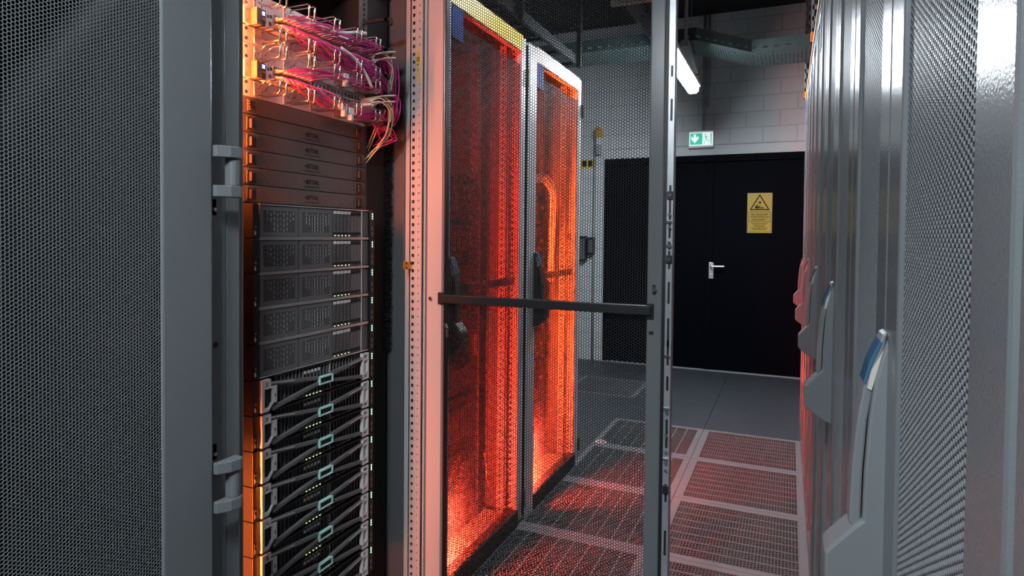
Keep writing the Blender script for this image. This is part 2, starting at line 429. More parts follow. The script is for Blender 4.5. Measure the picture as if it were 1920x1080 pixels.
# conduits, exit sign, warning sign, small wall things
c1 = MB().tube([(-.775,YW-.02,2.295),(-.775,YW-.02,3.4)], .014, 10).build('conduit', 'pipe', smooth=True); tag(c1, 'longer grey conduit running down the back wall onto the exit sign', 'pipe', 'conduits on the back wall')
c2 = MB().tube([(-.735,YW-.018,2.52),(-.735,YW-.018,3.4)], .010, 10).build('conduit', 'pipe', smooth=True); tag(c2, 'shorter grey conduit ending above the exit sign on the back wall', 'pipe', 'conduits on the back wall')
for zz in (2.53, 2.9):
    MB().box(-.795,-.755,YW-.036,YW,zz,zz+.02).build('clamp', 'pipe', c1)
c3 = MB().tube([(-1.845,YW-.02,0.0),(-1.845,YW-.02,2.10)], .009, 8).build('conduit', 'pipe', smooth=True); tag(c3, 'thin vertical cable duct on the wall left of the dark double door', 'pipe', 'conduits on the back wall')

ex = thing('exit_sign', 'lit green and white exit sign with down arrow and running figure above the door', 'sign', (-.79, YW, 2.135))
yf = -.065
MB().box(-.115,.115,-.06,0,0,.155).box(-.12,.12,-.063,-.045,-.004,.002).box(-.12,.12,-.063,-.045,.153,.159).build('housing', 'alu', ex, bevel=.003)
MB().box(-.107,.107,yf,yf+.006,.018,.142).build('light_face', 'exitwhite', ex)
MB().box(-.100,.012,yf-.001,yf+.001,.026,.134).build('green_field', 'exitgreen', ex)
MB().prism([(-.068,.124),(-.046,.124),(-.046,.092),(-.024,.106),(-.022,.082),(-.057,.040),(-.092,.082),(-.090,.106),(-.068,.092)], yf-.0022, yf-.001, 'y').build('down_arrow', 'exitwhite', ex)
fig = MB()
fig.cyl((.040,yf-.0012,.118), .0065, .0016, 'y', 14)
def limb(m, p, w):
    for a, b in zip(p[:-1], p[1:]):
        a = Vector(a); b = Vector(b); d = (b-a).normalized(); n = Vector((-d.y,d.x))*w/2; a = a-d*w*.2; b = b+d*w*.2
        m.prism([(a.x+n.x,a.y+n.y),(b.x+n.x,b.y+n.y),(b.x-n.x,b.y-n.y),(a.x-n.x,a.y-n.y)], yf-.0012, yf+.0004, 'y')
limb(fig, [(.042,.106),(.050,.078)], .012); limb(fig, [(.048,.080),(.036,.052),(.028,.030)], .006); limb(fig, [(.050,.080),(.060,.060),(.078,.058)], .006)
limb(fig, [(.042,.104),(.028,.092),(.018,.090)], .004); limb(fig, [(.044,.104),(.060,.100),(.064,.088)], .004)
limb(fig, [(.092,.134),(.092,.028)], .012)
fig.build('running_figure', 'exitpale', ex)

ws = thing('warning_sign', 'yellow warning sign board with black triangle on the dark door', 'sign', (-.262, YW+.012, 1.325))
MB().box(-.108,.108,-.003,0,0,.372).build('board', 'signgold', ws)
w1 = MB(); ya = -.0036; yb = -.003
def tri(cx, zb, w, h):
    return [(cx-w/2,zb),(cx+w/2,zb),(cx,zb+h)]
o = tri(0,.212,.176,.150); i_ = tri(0,.222,.142,.121)
for a in range(3):
    b = (a+1)%3
    w1.prism([o[a],o[b],i_[b],i_[a]], ya, yb, 'y')
w1.build('triangle', 'ink', ws)
w2 = MB().cyl((.002,ya,.282), .011, .0006, 'y', 12)
limb2 = lambda p, w: [w2.prism([(a[0]-0,a[1]-w/2),(b[0],b[1]-w/2),(b[0],b[1]+w/2),(a[0],a[1]+w/2)], ya, yb, 'y') for a, b in zip(p[:-1], p[1:])]
limb2([(-.040,.237),(-.010,.236)], .018); limb2([(-.012,.234),(.036,.234)], .009); limb2([(-.034,.246),(-.016,.262)], .014); limb2([(-.016,.240),(.004,.252)],.010)
w2.build('pictogram', 'ink', ws)
w3 = MB()
for (x0,x1,z0,z1) in ((-.096,.096,.194,.197),(-.096,.096,.108,.111),(-.096,-.093,.108,.197),(.093,.096,.108,.197),(-.104,.104,.100,.102),(-.104,.104,.010,.012),(-.104,-.102,.010,.102),(.102,.104,.010,.102)):
    w3.box(x0,x1,ya,yb,z0,z1)
w3.build('border_lines', 'ink', ws)
for s, sz, z, nm in (('Gas-Löschanlage', .0235, .176, 'lettering'), ('Lebensgefahr !', .0235, .126, 'lettering')):
    me = bake(textmesh(nm, s, sz, bold=.0004), Matrix.Translation((0,-.0033,z)) @ FACE_MY); link(nm, me, 'ink', ws)
w4 = MB()
for z, w in ((.158,.15),(.146,.165),(.088,.14),(.074,.11),(.060,.08),(.046,.14),(.032,.12)):
    x = -w/2
    rr = random.Random(int(z*1000))
    while x < w/2:
        l = rr.uniform(.008,.022); w4.box(x, min(x+l,w/2), ya, yb, z-.003, z+.0025); x += l+.004
w4.build('fine_print', 'ink', ws)

bc = thing('beacon', 'amber alarm beacon on the back wall left of the double door', 'beacon', (-1.80, YW, 2.20))
MB().cyl((0,-.05,-.09), .035, .10, 'z', 16).box(-.02,.02,-.05,0,-.06,-.02).build('base', 'pipe', bc)
MB().cyl((0,-.05,.01), .030, .07, 'z', 16).build('collar', 'white', bc, smooth=False)
MB().tube([(0,-.05,.08),(0,-.05,.14),(0,-.05,.17),(0,-.05,.185)], [.042,.042,.034,.012], 16).build('dome', 'ambglass', bc, smooth=True)
yl = MB().box(-.07,.07,-.004,0,0,.10).build('wall_label', 'yelplas', None, (-1.93,YW,1.98)); tag(yl, 'yellow label plate on the back wall below the beacon', 'label')
MB().box(-.055,-.005,-.0046,-.004,.02,.08).box(.01,.055,-.0046,-.004,.02,.08).build('print_blocks', 'ink', yl)
for x, w, lab in ((-1.955,.075,'left and taller black wall box left of the double door'),(-1.865,.065,'right and shorter black wall box left of the double door')):
    h = .26 if x < -1.9 else .18
    b = MB().box(-w/2,w/2,-.07,0,0,h).build('wall_box', 'plastic', None, (x,YW,1.02 if x < -1.9 else 1.09), bevel=.006); tag(b, lab, 'box', 'black boxes on the back wall')
    MB().box(-w/2+.01,w/2-.01,-.076,-.07,.02,h-.03).build('lid', 'charcoal', b, bevel=.003)

# ------------------------------------------------------------------ cabinets of the left row
XF = -1.075                  # door faces
HT = 2.147
mesh_big = hexmesh('mesh_panel', .672, 1.955, .0086, .0072, .0016)
mesh_fine = hexmesh('mesh_panel', .60, 1.955, .00645, .0054, .0016)
mesh_leaf = hexmesh('mesh_panel', .262, 1.955, .00645, .0054, .0016)

def door_frame(w, sl, sr, top, bot, z1, d=.026, lip=.008):
    """leaf frame: x 0..w (hinge side at 0), y -d..0 (front at 0)"""
    m = MB()
    m.box(0, sl, -d, 0, .02, z1); m.box(w-sr, w, -d, 0, .02, z1)
    m.box(sl, w-sr, -d, 0, .02, .02+bot); m.box(sl, w-sr, -d, 0, z1-top, z1)
    return m
def perf_rail(m, x0, x1, y0, y1, z0, z1, axis, hw, hh, pitch):
    """upright strip with a row of square holes; axis: which horizontal axis the strip's width lies on"""
    c = ((x0+x1) if axis == 'x' else (y0+y1))/2
    def bx(a0, a1, za, zb):
        m.box(a0,a1,y0,y1,za,zb) if axis == 'x' else m.box(x0,x1,a0,a1,za,zb)
    lo, hi = (x0,x1) if axis == 'x' else (y0,y1)
    bx(lo, c-hw/2, z0, z1); bx(c+hw/2, hi, z0, z1)
    z = z0
    while z < z1:
        bx(c-hw/2, c+hw/2, z, min(z+pitch-hh, z1)); z += pitch
    return m

def cabinet_body(t, w=.8, back=True):
    """origin: left front corner on the floor, x = into the rack is negative, y along the row"""
    MB().box(-1.06,-.05,.002,w-.002,0,.045).box(-.05,-.022,.01,w-.01,0,.07).build('plinth', 'black', t, bevel=.003)
    MB().box(-1.06,-.045,.002,w-.002,HT-.035,HT-.012).build('roof', 'black', t)
    MB().box(-1.05,-.10,.004,.010,.045,HT-.035).build('side_panel', 'sidep', t)
    MB().box(-1.05,-.10,w-.010,w-.004,.045,HT-.035).build('side_panel', 'sidep', t)
    MB().box(-1.06,-1.05,.002,w-.002,.045,HT-.035).build('rear_panel', 'black', t)

def post_left(t):
    return MB().box(-.10,-.030,.004,.040,.045,HT-.035).box(-.06,-.040,.040,.060,.045,HT-.035).build('frame_post', 'paint', t, bevel=.003)
def post_right(t, w=.8):
    m = MB(); a = w-.040
    perf_rail(m, -.060,-.033, a, a+.004, .045, HT-.035, 'x', .0095, .0105, .025)
    perf_rail(m, -.033,-.012, a-.004, a, .045, HT-.035, 'x', .0035, .006, .025)
    m.box(-.060,-.056, a, w-.004, .045, HT-.035)
    m.box(-.010,-.006, a+.01, w-.004, .045, HT-.035)
    m.box(-.064,-.030, a+.011, a+.013, .045, HT-.035)
    m.box(-.11,-.032, w-.003, w, .045, HT-.035)  # plate added to stop LED light reaching the back wall
    b = MB().box(-.0615,-.0315, a+.0055, a+.0075, .05, HT-.04).build('hole_shade', 'dark', t)  # black strip put in so the post holes read as shaded
    return m.build('frame_post', 'inner', t)

def rails19(t, y0, y1, x0, z1=HT-.04):
    """left and right 19 inch rails; y0..y1 is the clear opening"""
    m = MB(); perf_rail(m, x0-.003, x0, y0-.045, y0, .05, z1, 'y', .0095, .0095, .0159); m.box(x0-.05,x0-.003,y0-.045,y0-.042,.05,z1)
    m.build('mounting_rail', 'panel', t)
    m = MB(); perf_rail(m, x0-.003, x0, y1, y1+.045, .05, z1, 'y', .0095, .0095, .0159); m.box(x0-.05,x0-.003,y1+.042,y1+.045,.05,z1)
    m.build('mounting_rail', 'panel', t)

def led_bar(t, z0, z1, m='ledA', y=.0615, x=-.068, lip=0, back=0):
    if back: MB().box(x-.010,x-.008,y-.004,y+back,z0,z1).build('led_light_stop', 'black', t)  # unseen plate added to keep LED light off the equipment behind
    if lip: MB().box(x+.008,x+.010,y-.004,y+lip,z0,z1).build('led_light_stop', 'black', t)  # unseen plate added to narrow the LED light entering the aisle
    MB().box(x-.008,x+.008,y-.004,y,z0,z1).build('led_holder', 'inner', t)
    MB().box(x-.005,x+.005,y,y+.002,z0+.01,z1-.01).build('led_strip', m, t)

def hinge(parent, loc, h=.105, rot=None):
    m = MB()
    for z0 in (0, h-.024):
        m.prism([(-.036,.0),(-.036,.010),(-.012,.026),(.008,.030),(.020,.024),(.022,0)], z0, z0+.024, 'z')
    m.tube([(.006,.013,.024),(.006,.013,h-.024)], .0125, 14)
    m.box(-.006,.020,0,.010,.024,h-.024)
    return m.build('hinge', 'handle', parent, loc, rot=rot, bevel=.002)

def handle_profile():
    # outline of the comfort handle seen from the side: (n = out of the door, z)
    body = [(0,.312),(.006,.310),(.012,.290),(.018,.262),(.022,.225),(.025,.17),(.026,.12),(.034,.112),(.056,.086),(.060,.080),(.060,.040),(.052,.030),(.022,.008),(0,.0)]
    lever = [(.006,.315),(.011,.312),(.021,.285),(.027,.258),(.032,.225),(.036,.175),(.038,.115),(.034,.108),(.027,.112),(.026,.17),(.023,.222),(.018,.256),(.012,.282)]
    return body, lever
def lock_handle(parent, loc, wid=.046, m='handle', rotz=0):
    """local x = along the leaf, y = out of the door (+y), z up; origin at bottom"""
    body, lever = handle_profile()
    h = MB().prism([(a, b) for a, b in body], -wid/2, wid/2, 'x').build('lock_handle', m, parent, loc, bevel=.003, rot=(0,0,rotz))
    MB().prism(lever, -wid*.36, wid*.36, 'x').build('lever', m, h, bevel=.003)
    win = [(.0135,.306),(.0225,.284),(.0275,.262),(.0255,.260),(.0195,.282),(.0115,.304)]
    MB().prism(win, -wid*.38, wid*.38, 'x').build('label_window', 'displaypane', h)
    MB().prism([(.008,.300),(.0205,.275),(.0240,.256),(.0200,.254),(.0150,.276),(.006,.298)], -wid*.40, wid*.40, 'x').build('insert', 'sand', h)
    return h

# --- cabinet Z : nearest on the left, closed fine mesh door
Z0 = .185
tz = thing('server_cabinet', 'nearest grey cabinet at the left edge with closed fine mesh door', 'cabinet', (XF, Z0, 0), 0, 'grey server cabinets along the left')
cabinet_body(tz)
MB().box(-.10,-.030,.748,.803,.045,HT-.035).build('frame_post', 'paint', tz, bevel=.003)
MB().box(-.10,-.035,.003,.052,.045,HT-.035).build('frame_post', 'paint', tz, bevel=.003)
fr = door_frame(.735, .113, .05, .07, .07, HT)
dz = fr.build('door', 'paint', tz, (0, .743, 0), rot=(0,0,-math.pi/2), bevel=.004)
me = mesh_fine; me.materials.append(M['mesh'])
link('mesh_panel', me, None, dz, (.105, -.006, .085))
hinge(dz, (0,0,1.357)); hinge(dz, (0,0,.705))
for o in list(dz.children):
    if o.name.startswith('hinge'):
        o.rotation_euler = (0,0,0); o.scale = (-1,1,1); o.location = (-.037,-.002,o.location.z)
for z in (1.332, .815):
    MB().box(-.006,.004,0,.003,-.012,.022).cyl((-.001,.003,0), .004, .004, 'y', 10).build('striker', 'silver', tz, (-.033,.772,z), rot=(0,0,-math.pi/2))
sp = MB().box(-.010,.010,0,.003,-.022,.022).build('keeper_plate', 'galv', tz, (-.0345,.775,1.055), rot=(0,0,-math.pi/2))
MB().cyl((0,.003,-.008), .006, .003, 'y', 12).build('screw', 'black', sp)

# --- cabinet A : open, with servers
A0 = .985
ta = thing('server_cabinet', 'open cabinet full of servers with its mesh door swung out into the aisle', 'cabinet', (XF, A0, 0), 0, 'grey server cabinets along the left')
cabinet_body(ta)
post_left(ta)
pr = post_right(ta)
YO0, YO1 = 1.1435, 1.6265       # 19 inch opening (face plate ends)
rails19(ta, YO0+.018-A0, YO1-.018-A0, -1.232-XF)
led_bar(ta, 1.40, 1.97, x=-.138, lip=.022); led_bar(ta, .09, .74, 'ledA2', x=-.125, lip=.032)
# brush strip and black cable channel to the right of the servers
MB().box(-.160,-.156,.662,.768,.05,HT-.04).box(-.30,-.160,.662,.666,.05,HT-.04).build('cable_channel', 'dark', ta)
bm = MB()
rr = random.Random(3)
for k in range(900):
    z = .9+rr.random()*.85; y = .764
    bm.tube([(-.156, y-.012, z), (-.150+rr.random()*.012, y+rr.random()*.020, z+rr.uniform(-.008,.008))], .0010, 3, cap=False)
bm.build('brush_strip', 'fluff', ta)
# sticker on the post
stk = MB().box(-.030,-.016,-.0004,0,0,.100).build('warning_sticker', 'yelplas', ta, (-.004,.7555,1.776))
cm = MB(); cd = MB()
for z in (.088,.052,.037,.023,.008):
    cd.cyl((-.023,-.0008,z), .0058, .0004, 'y', 18); cm.cyl((-.023,-.0011,z), .0047, .0003, 'y', 18)
cd.build('pictogram_ring', 'ink', stk); cm.build('pictogram_disc', 'white', stk)
sy = MB()
for z in (.088,.037): sy.prism([(-.0258,z-.002),(-.0202,z-.002),(-.023,z+.003)], -.0014, -.0011, 'y')
sy.cyl((-.0235,-.0014,.0525), .003, .0003, 'y', 10)
sy.box(-.0245,-.0215,-.0014,-.0011,.0215,.0245).box(-.0240,-.0220,-.0014,-.0011,.0060,.0100)
for z in (.076,.072,.068,.064): sy.box(-.0285,-.0175,-.0009,-.0004,z-.0012,z+.001)
sy.build('pictogram', 'ink', stk)
cl = MB().box(-.012,.010,-.010,.0,0,.026).box(-.016,-.012,-.010,-.004,0,.026).build('earth_clip', 'gold', ta, (-.060,.758,1.17), bevel=.001)
for z in (.005,.021): MB().cyl((.0,-.013,z), .0032, .004, 'y', 10).build('screw', 'steel', cl)
# open door: local x from the hinge out into the aisle
DA = MB()
w = .797
DA.box(0, .074, -.026, 0, .02, HT).box(w-.072, w-.030, -.026, 0, .02, HT).box(.074, w-.072, -.026, 0, .02, .09).box(.074, w-.072, -.026, 0, HT-.07, HT)
da = DA.build('door', 'paint', ta, (-.013, .803, 0), bevel=.004)
MB().box(.0, .006, -.034, -.026, .03, HT-.01).box(.012,.066,-.0285,-.026,.03,HT-.01).build('inner_profile', 'inner', da, bevel=.001)
MB().box(.0745,.0785,-.030,-.004,.09,HT-.07).build('gasket', 'plastic', da)
MB().box(w-.030, w-.020, -.028, 0, .02, HT).build('gasket', 'plastic', da)
me = mesh_big; me.materials.append(M['meshdark'])
link('mesh_panel', me, None, da, (.068, -.010, .085))
MB().box(.062, .740, -.046, -.026, 1.066, 1.092).box(.055,.075,-.034,-.026,1.060,1.098).box(.725,.745,-.034,-.026,1.055,1.098).build('crossbar', 'plastic', da, bevel=.002)
lr = MB().box(w-.020, w-.002, -.034, -.002, .02, HT).build('lock_rail', 'galv', da, bevel=.001)
sl = MB(); kn = MB(); nu = MB()
def slot(z0, z1): MB().box(w-.0135, w-.0075, -.0346, -.0338, z0, z1).build('slot', 'plastic', lr)
for a, b in ((1.345,1.425),(1.195,1.245),(1.28,1.325),(1.10,1.16),(1.33,1.34),(.93,1.0),(.86,.90),(.70,.78),(.55,.60),(.98,1.06),(.40,.47),(1.60,1.66),(1.72,1.75)): slot(a, b)
for z in (1.397, 1.222, .585): MB().box(w-.018,w-.003,-.040,-.034,z-.011,z+.011).build('slide_block', 'plastic', lr, bevel=.001)
for z in (1.397,1.222,1.345,1.268,1.309,1.256,.80,.735,.69,.66,.64): MB().cyl((w-.0105,-.043,z), .0042, .008, 'y', 10).build('screw', 'steel', lr)
for z in (1.324,1.258,.955,.81,.67): MB().box(w-.019,w-.004,-.040,-.034,z-.003,z+.003).build('bracket_tab', 'steel', lr)
MB().cyl((.028,-.036,1.077), .006, .008, 'y', 12).build('screw', 'steel', da); MB().cyl((w-.050,-.036,1.137), .006, .010, 'y', 12).build('screw', 'steel', da)
MB().box(w-.056,w-.048,-.028,-.0255,1.122,1.130).box(w-.056,w-.048,-.028,-.0255,1.143,1.150).box(w-.064,w-.052,-.028,-.0255,1.010,1.020).build('socket', 'plastic', da)
MB().prism([(.0815,.985),(.0935,.985),(.084,1.0)], -.036,-.028,'y').cyl((.089,-.034,.978), .0035,.006,'y',8).box(.086,.092,-.034,-.028,.955,.975).build('latch', 'steel', da)

# --- cabinets B and C : closed big-mesh doors, red light inside
def red_cabinet(y0, label, top, upper, lower, cblack):
    t = thing('server_cabinet', label, 'cabinet', (XF, y0, 0), 0, 'grey server cabinets along the left')
    cabinet_body(t)
    post_left(t); post_right(t)
    rails19(t, .17, .63, -.16)
    led_bar(t, upper[0], upper[1], upper[2], x=-.108, lip=.026); led_bar(t, .40, lower[1], lower[2], x=-.108, lip=.026); led_bar(t, .075, .38, 'pool', y=.112, x=-.036, lip=.0062, back=.012)
    MB().box(-.16,-.05,.06,.74,.045,.052).build('floor_pan', 'inner', t)
    pm = MB()
    perf_rail(pm, -.10,-.07, .735,.738, .045, HT-.035, 'x', .012, .012, .025)
    pm.build('depth_rail', 'inner', t)
    # leaf
    fr = MB(); w = .775
    fr.box(0,.05,-.026,0,.02,HT-.002).box(.05,w-.105,-.026,0,HT-.072,HT-.012)
    d = fr.build('door', 'stile', t, (0,.790,0), rot=(0,0,-math.pi/2), bevel=.003)
    MB().box(w-.105,w-.006,-.026,.004,.0,HT-.005).build('lock_stile', 'stile', d, bevel=.008)
    MB().box(w-.004,w+.002,-.030,-.002,.02,HT-.02).build('gasket', 'plastic', d)
    MB().box(.0505,w-.1055,-.026,.004,.006,.074).build('kick_rail', 'dark', d)
    MB().box(.045,w-.100,.0005,.003,HT-.068,HT).build('top_trim', top, d)
    link('mesh_panel', mesh_big, None, d, (.026,-.008,.070))
    MB().box(.05,w-.105,-.050,-.026,1.068,1.101).build('crossbar', 'charcoal', d, bevel=.002)
    MB().box(w-.19,w-.108,.0005,.0022,1.965,2.075).build('door_sticker', 'blue', d)
    for z in (.075, 1.94):
        MB().cyl((-.004,.006,z), .006, .07, 'z', 10).build('hinge', 'plastic', d)
    lock_handle(t, (.004,.115,.862), .05, 'plastic', rotz=-math.pi/2).scale = (1,1,1.10)
    e = MB()
    pts = [(-.10, .70+.022*math.cos(a), HT+.022+.024*math.sin(a)) for a in [math.radians(x) for x in range(-60, 241, 20)]]
    e.tube(pts, .009, 10); e.cyl((-.10,.70,HT-.012), .012, .016, 'z', 12)
    e.build('lifting_eye', 'yellow', t, smooth=True)
    return t
tb_ = red_cabinet(1.785, 'middle closed cabinet glowing dark red, with a yellow strip along its top', 'yellow', (1.15,1.75,'ledB2'), (.10,1.0,'ledB'), True)
tc_ = red_cabinet(2.585, 'farthest left cabinet glowing bright orange red, with a yellow strip along its top, painted pale as lamplit', 'yellowlit', (1.0,1.75,'ledC'), (.09,.85,'ledC2'), False)

# ------------------------------------------------------------------ equipment
def equip_switch(parent_loc, H, label, group, mname='panel', fins=0, cat='server'):
    t = thing('rack_server', label, cat, parent_loc, 0, group)
    W = .4826
    MB().box(-.55,-.004,.02,W-.02,.001,H-.001).build('chassis', 'black', t)
    MB().box(-.004,0,0,W,.001,H-.001).build('front_panel', mname, t, bevel=.001)
    m = MB()
    n = max(6, int(fins))
    for k in range(n):
        y = .03+(W-.09)*k/n
        m.box(0,.004,y,y+(W-.09)/n*.6,H*.2,H*.8)
    m.build('vent_grille', 'plastic', t)
    MB().box(0,.006,W-.028,W-.024,H*.45,H*.55).build('latch', 'gold' if mname == 'black' else 'plastic', t)
    return t
ordw = ['lowest','second lowest','third lowest','fourth lowest','fifth lowest','sixth lowest','seventh lowest','highest']
for j, (y0, nm) in enumerate(((1.785,'dark red'),(2.585,'bright orange red'))):
    z = .12
    for k, (hh, gap) in enumerate(((.2665,.01),(.222,.01),(.133,.10),(.1776,.01),(.133,.01),(.133,.02),(.178,.01))):
        if z+hh > 2.05: break
        equip_switch((XF-.158, y0+.1587, z), hh, ordw[k]+' black server inside the '+nm+' cabinet', 'servers inside the red lit cabinets', 'dark' if j == 0 else 'black', fins=18 if k%2 else 26)
        z += hh+gap
# bundles beside the equipment of the red cabinets
def bundle(name, label, pts, n, r, m, spread, group, cat='cable', seed=1):
    rr = random.Random(seed)
    for k in range(n):
        off = Vector((rr.uniform(-1,1), rr.uniform(-1,1), rr.uniform(-1,1)))*spread
        P = smooth_path([Vector(p)+off for p in pts], 6)
        o = MB().tube(P, r, 6).build(name, m, smooth=True); tag(o, label, cat, group)
def smooth_path(P, n):
    P = [Vector(p) for p in P]; out = []
    Q = [P[0]*2-P[1]]+P+[P[-1]*2-P[-2]]
    for i in range(1, len(Q)-2):
        p0, p1, p2, p3 = Q[i-1], Q[i], Q[i+1], Q[i+2]
        for k in range(n):
            t = k/n
            out.append(.5*((2*p1)+(p2-p0)*t+(2*p0-5*p1+4*p2-p3)*t*t+(3*p1-p0-3*p2+p3)*t**3))
    out.append(P[-1]); return out
bundle('patch_cable', 'pale cable hanging in front of the servers in the bright orange red cabinet',
       [(-1.20,2.80,1.62),(-1.165,2.87,1.56),(-1.16,3.02,1.58),(-1.16,3.16,1.52),(-1.19,3.24,1.30),(-1.2,3.26,1.05)], 14, .003, 'white', .022, 'pale cables in the bright orange red cabinet')
bundle('patch_cable', 'yellow cable looping near the floor of the dark red cabinet',
       [(-1.20,2.44,.34),(-1.16,2.38,.30),(-1.15,2.38,.22),(-1.16,2.46,.19),(-1.19,2.53,.20)], 1, .003, 'gold', .002, None, seed=5)

# --- A : servers with twin mesh grilles
W = .4826
def grille(m, y0, y1, z0, z1, nx, nz, x=0):
    b = .012
    m.box(x-.004,x,y0,y1,z0,z0+b).box(x-.004,x,y0,y1,z1-b,z1).box(x-.004,x,y0,y0+b,z0+b,z1-b).box(x-.004,x,y1-b,y1,z0+b,z1-b)
    a0, a1, c0, c1 = y0+b, y1-b, z0+b, z1-b; tt = .0010
    for i in range(1, nx): yy = a0+(a1-a0)*i/nx; m.box(x-.003,x-.0004,yy-tt/2,yy+tt/2,c0,c1)
    for i in range(1, nz): zz = c0+(c1-c0)*i/nz; m.box(x-.0032,x-.0002,a0,a1,zz-tt/2,zz+tt/2)
    return m
def ears(t, H):
    MB().box(-.034,.004,0,.020,.001,H-.001).build('left_ear', 'black', t, bevel=.001)
    e = MB().box(-.034,.008,W-.0175,W,.001,H-.001).build('right_ear', 'black', t, bevel=.001)
    MB().box(.008,.009,W-.014,W-.008,H*.30,H*.42).box(.008,.009,W-.014,W-.008,H*.10,H*.22).build('ear_print', 'charcoal', e)
    l = MB()
    for z in (.90,.82,.74): l.cyl((.0078,W-.010,H*z-.003), .0026, .0012, 'x', 10)
    l.build('status_led', 'green_led', e)
    q = MB().box(.004,.006,.003,.012,.006,.034).build('ear_label', 'plastic', t)
    MB().box(.006,.0063,.004,.0065,.009,.020).box(.006,.0063,.007,.0085,.009,.016).cyl((.006,.0075,.028), .0018, .0004, 'x', 8).build('print_mark', 'alu', q)
def drive(t, y, z0, z1, w, kind):
    d = MB().box(-.010,-.001,y,y+w*.86,z0,z1).build('drive', 'charcoal', t, bevel=.0006)
    if kind:
        MB().box(-.001,.0012,y+.001,y+w*.86-.001,z1-.010,z1-.002).build('release_tab', 'white', d)
        MB().box(-.001,.0006,y+.0025,y+w*.86-.0025,z0+.018,z1-.012).build('drive_face', 'panel', d)
        MB().box(-.001,.0004,y+.001,y+w*.86-.001,z0+.004,z0+.012).build('drive_vent', 'dark', d)
        MB().cyl((-.0005,y+w*.43,z0+.002), .0018, .0016, 'x', 8).build('drive_led', 'warm_led', d)
    else:
        for q in (z0+.004, z1-.012): MB().box(-.001,.0004,y+.001,y+w*.86-.001,q,q+.0085).build('drive_vent', 'dark', d)
def grille_server(loc, label):
    H = .0867; t = thing('rack_server', label, 'server', loc, 0, 'servers with twin mesh grilles')
    MB().box(-.68,-.012,.020,W-.020,.002,H-.002).build('chassis', 'black', t)
    ears(t, H)
    m = MB().box(-.012,.002,.024,W-.020,.0005,.0032).build('bottom_trim', 'silver', t)
    m = MB().box(-.012,.002,.024,W-.020,H-.0032,H-.0005).build('top_trim', 'silver', t)
    grille(MB(), .027, .159, .0045, H-.0045, 26, 17).build('vent_grille', 'charcoal', t)
    grille(MB(), .163, .295, .0045, H-.0045, 26, 17).build('vent_grille', 'charcoal', t)
    rr = random.Random(11)
    for base, cols in ((.042, 9), (.180, 9)):  # white dashes stand for reflections behind the grille lattice
        s = MB()
        for c in range(cols):
            y = base+.010+c*.0112
            top = H-.018-(.004 if c%2 else 0); ln = (.050 if 2 <= c <= 6 else .022)
            z = top
            while z > top-ln:
                s.box(-.0020,-.0003,y,y+.0015,z-.0085,z); z -= .0135 if base < .1 else .0105
        s.build('painted_glints', 'white', t)
    pw = .127/8
    for k in range(8): drive(t, .300+k*pw, .006, H-.006, pw, k < 5)
    MB().box(-.012,.001,.4285,.4315,.004,H-.004).build('edge_trim', 'silver', t)
    g2 = MB()
    for k in range(6): g2.box(-.004,-.001,.434+k*.005,.437+k*.005,.006,H-.006)
    g2.build('side_vent', 'charcoal', t)
    MB().box(-.002,.0006,.0225,.0255,H*.45,H*.68).build('latch_slot', 'dark', t)
    return t
XSV = -1.195; ZT = 1.357; PITCH = .0869
posw = ['topmost','second from top','third from top','fourth from top','bottom']
gs = grille_server((XSV, YO0, ZT-PITCH), 'topmost of the five servers with twin mesh grilles, under the black blanking panels')
for k in range(1, 5):
    dup(gs, (XSV, YO0, ZT-PITCH*(k+1)), posw[k].replace('bottom','lowest')+' of the five servers with twin mesh grilles'+(', above the servers with crossed bezels' if k == 4 else ''))

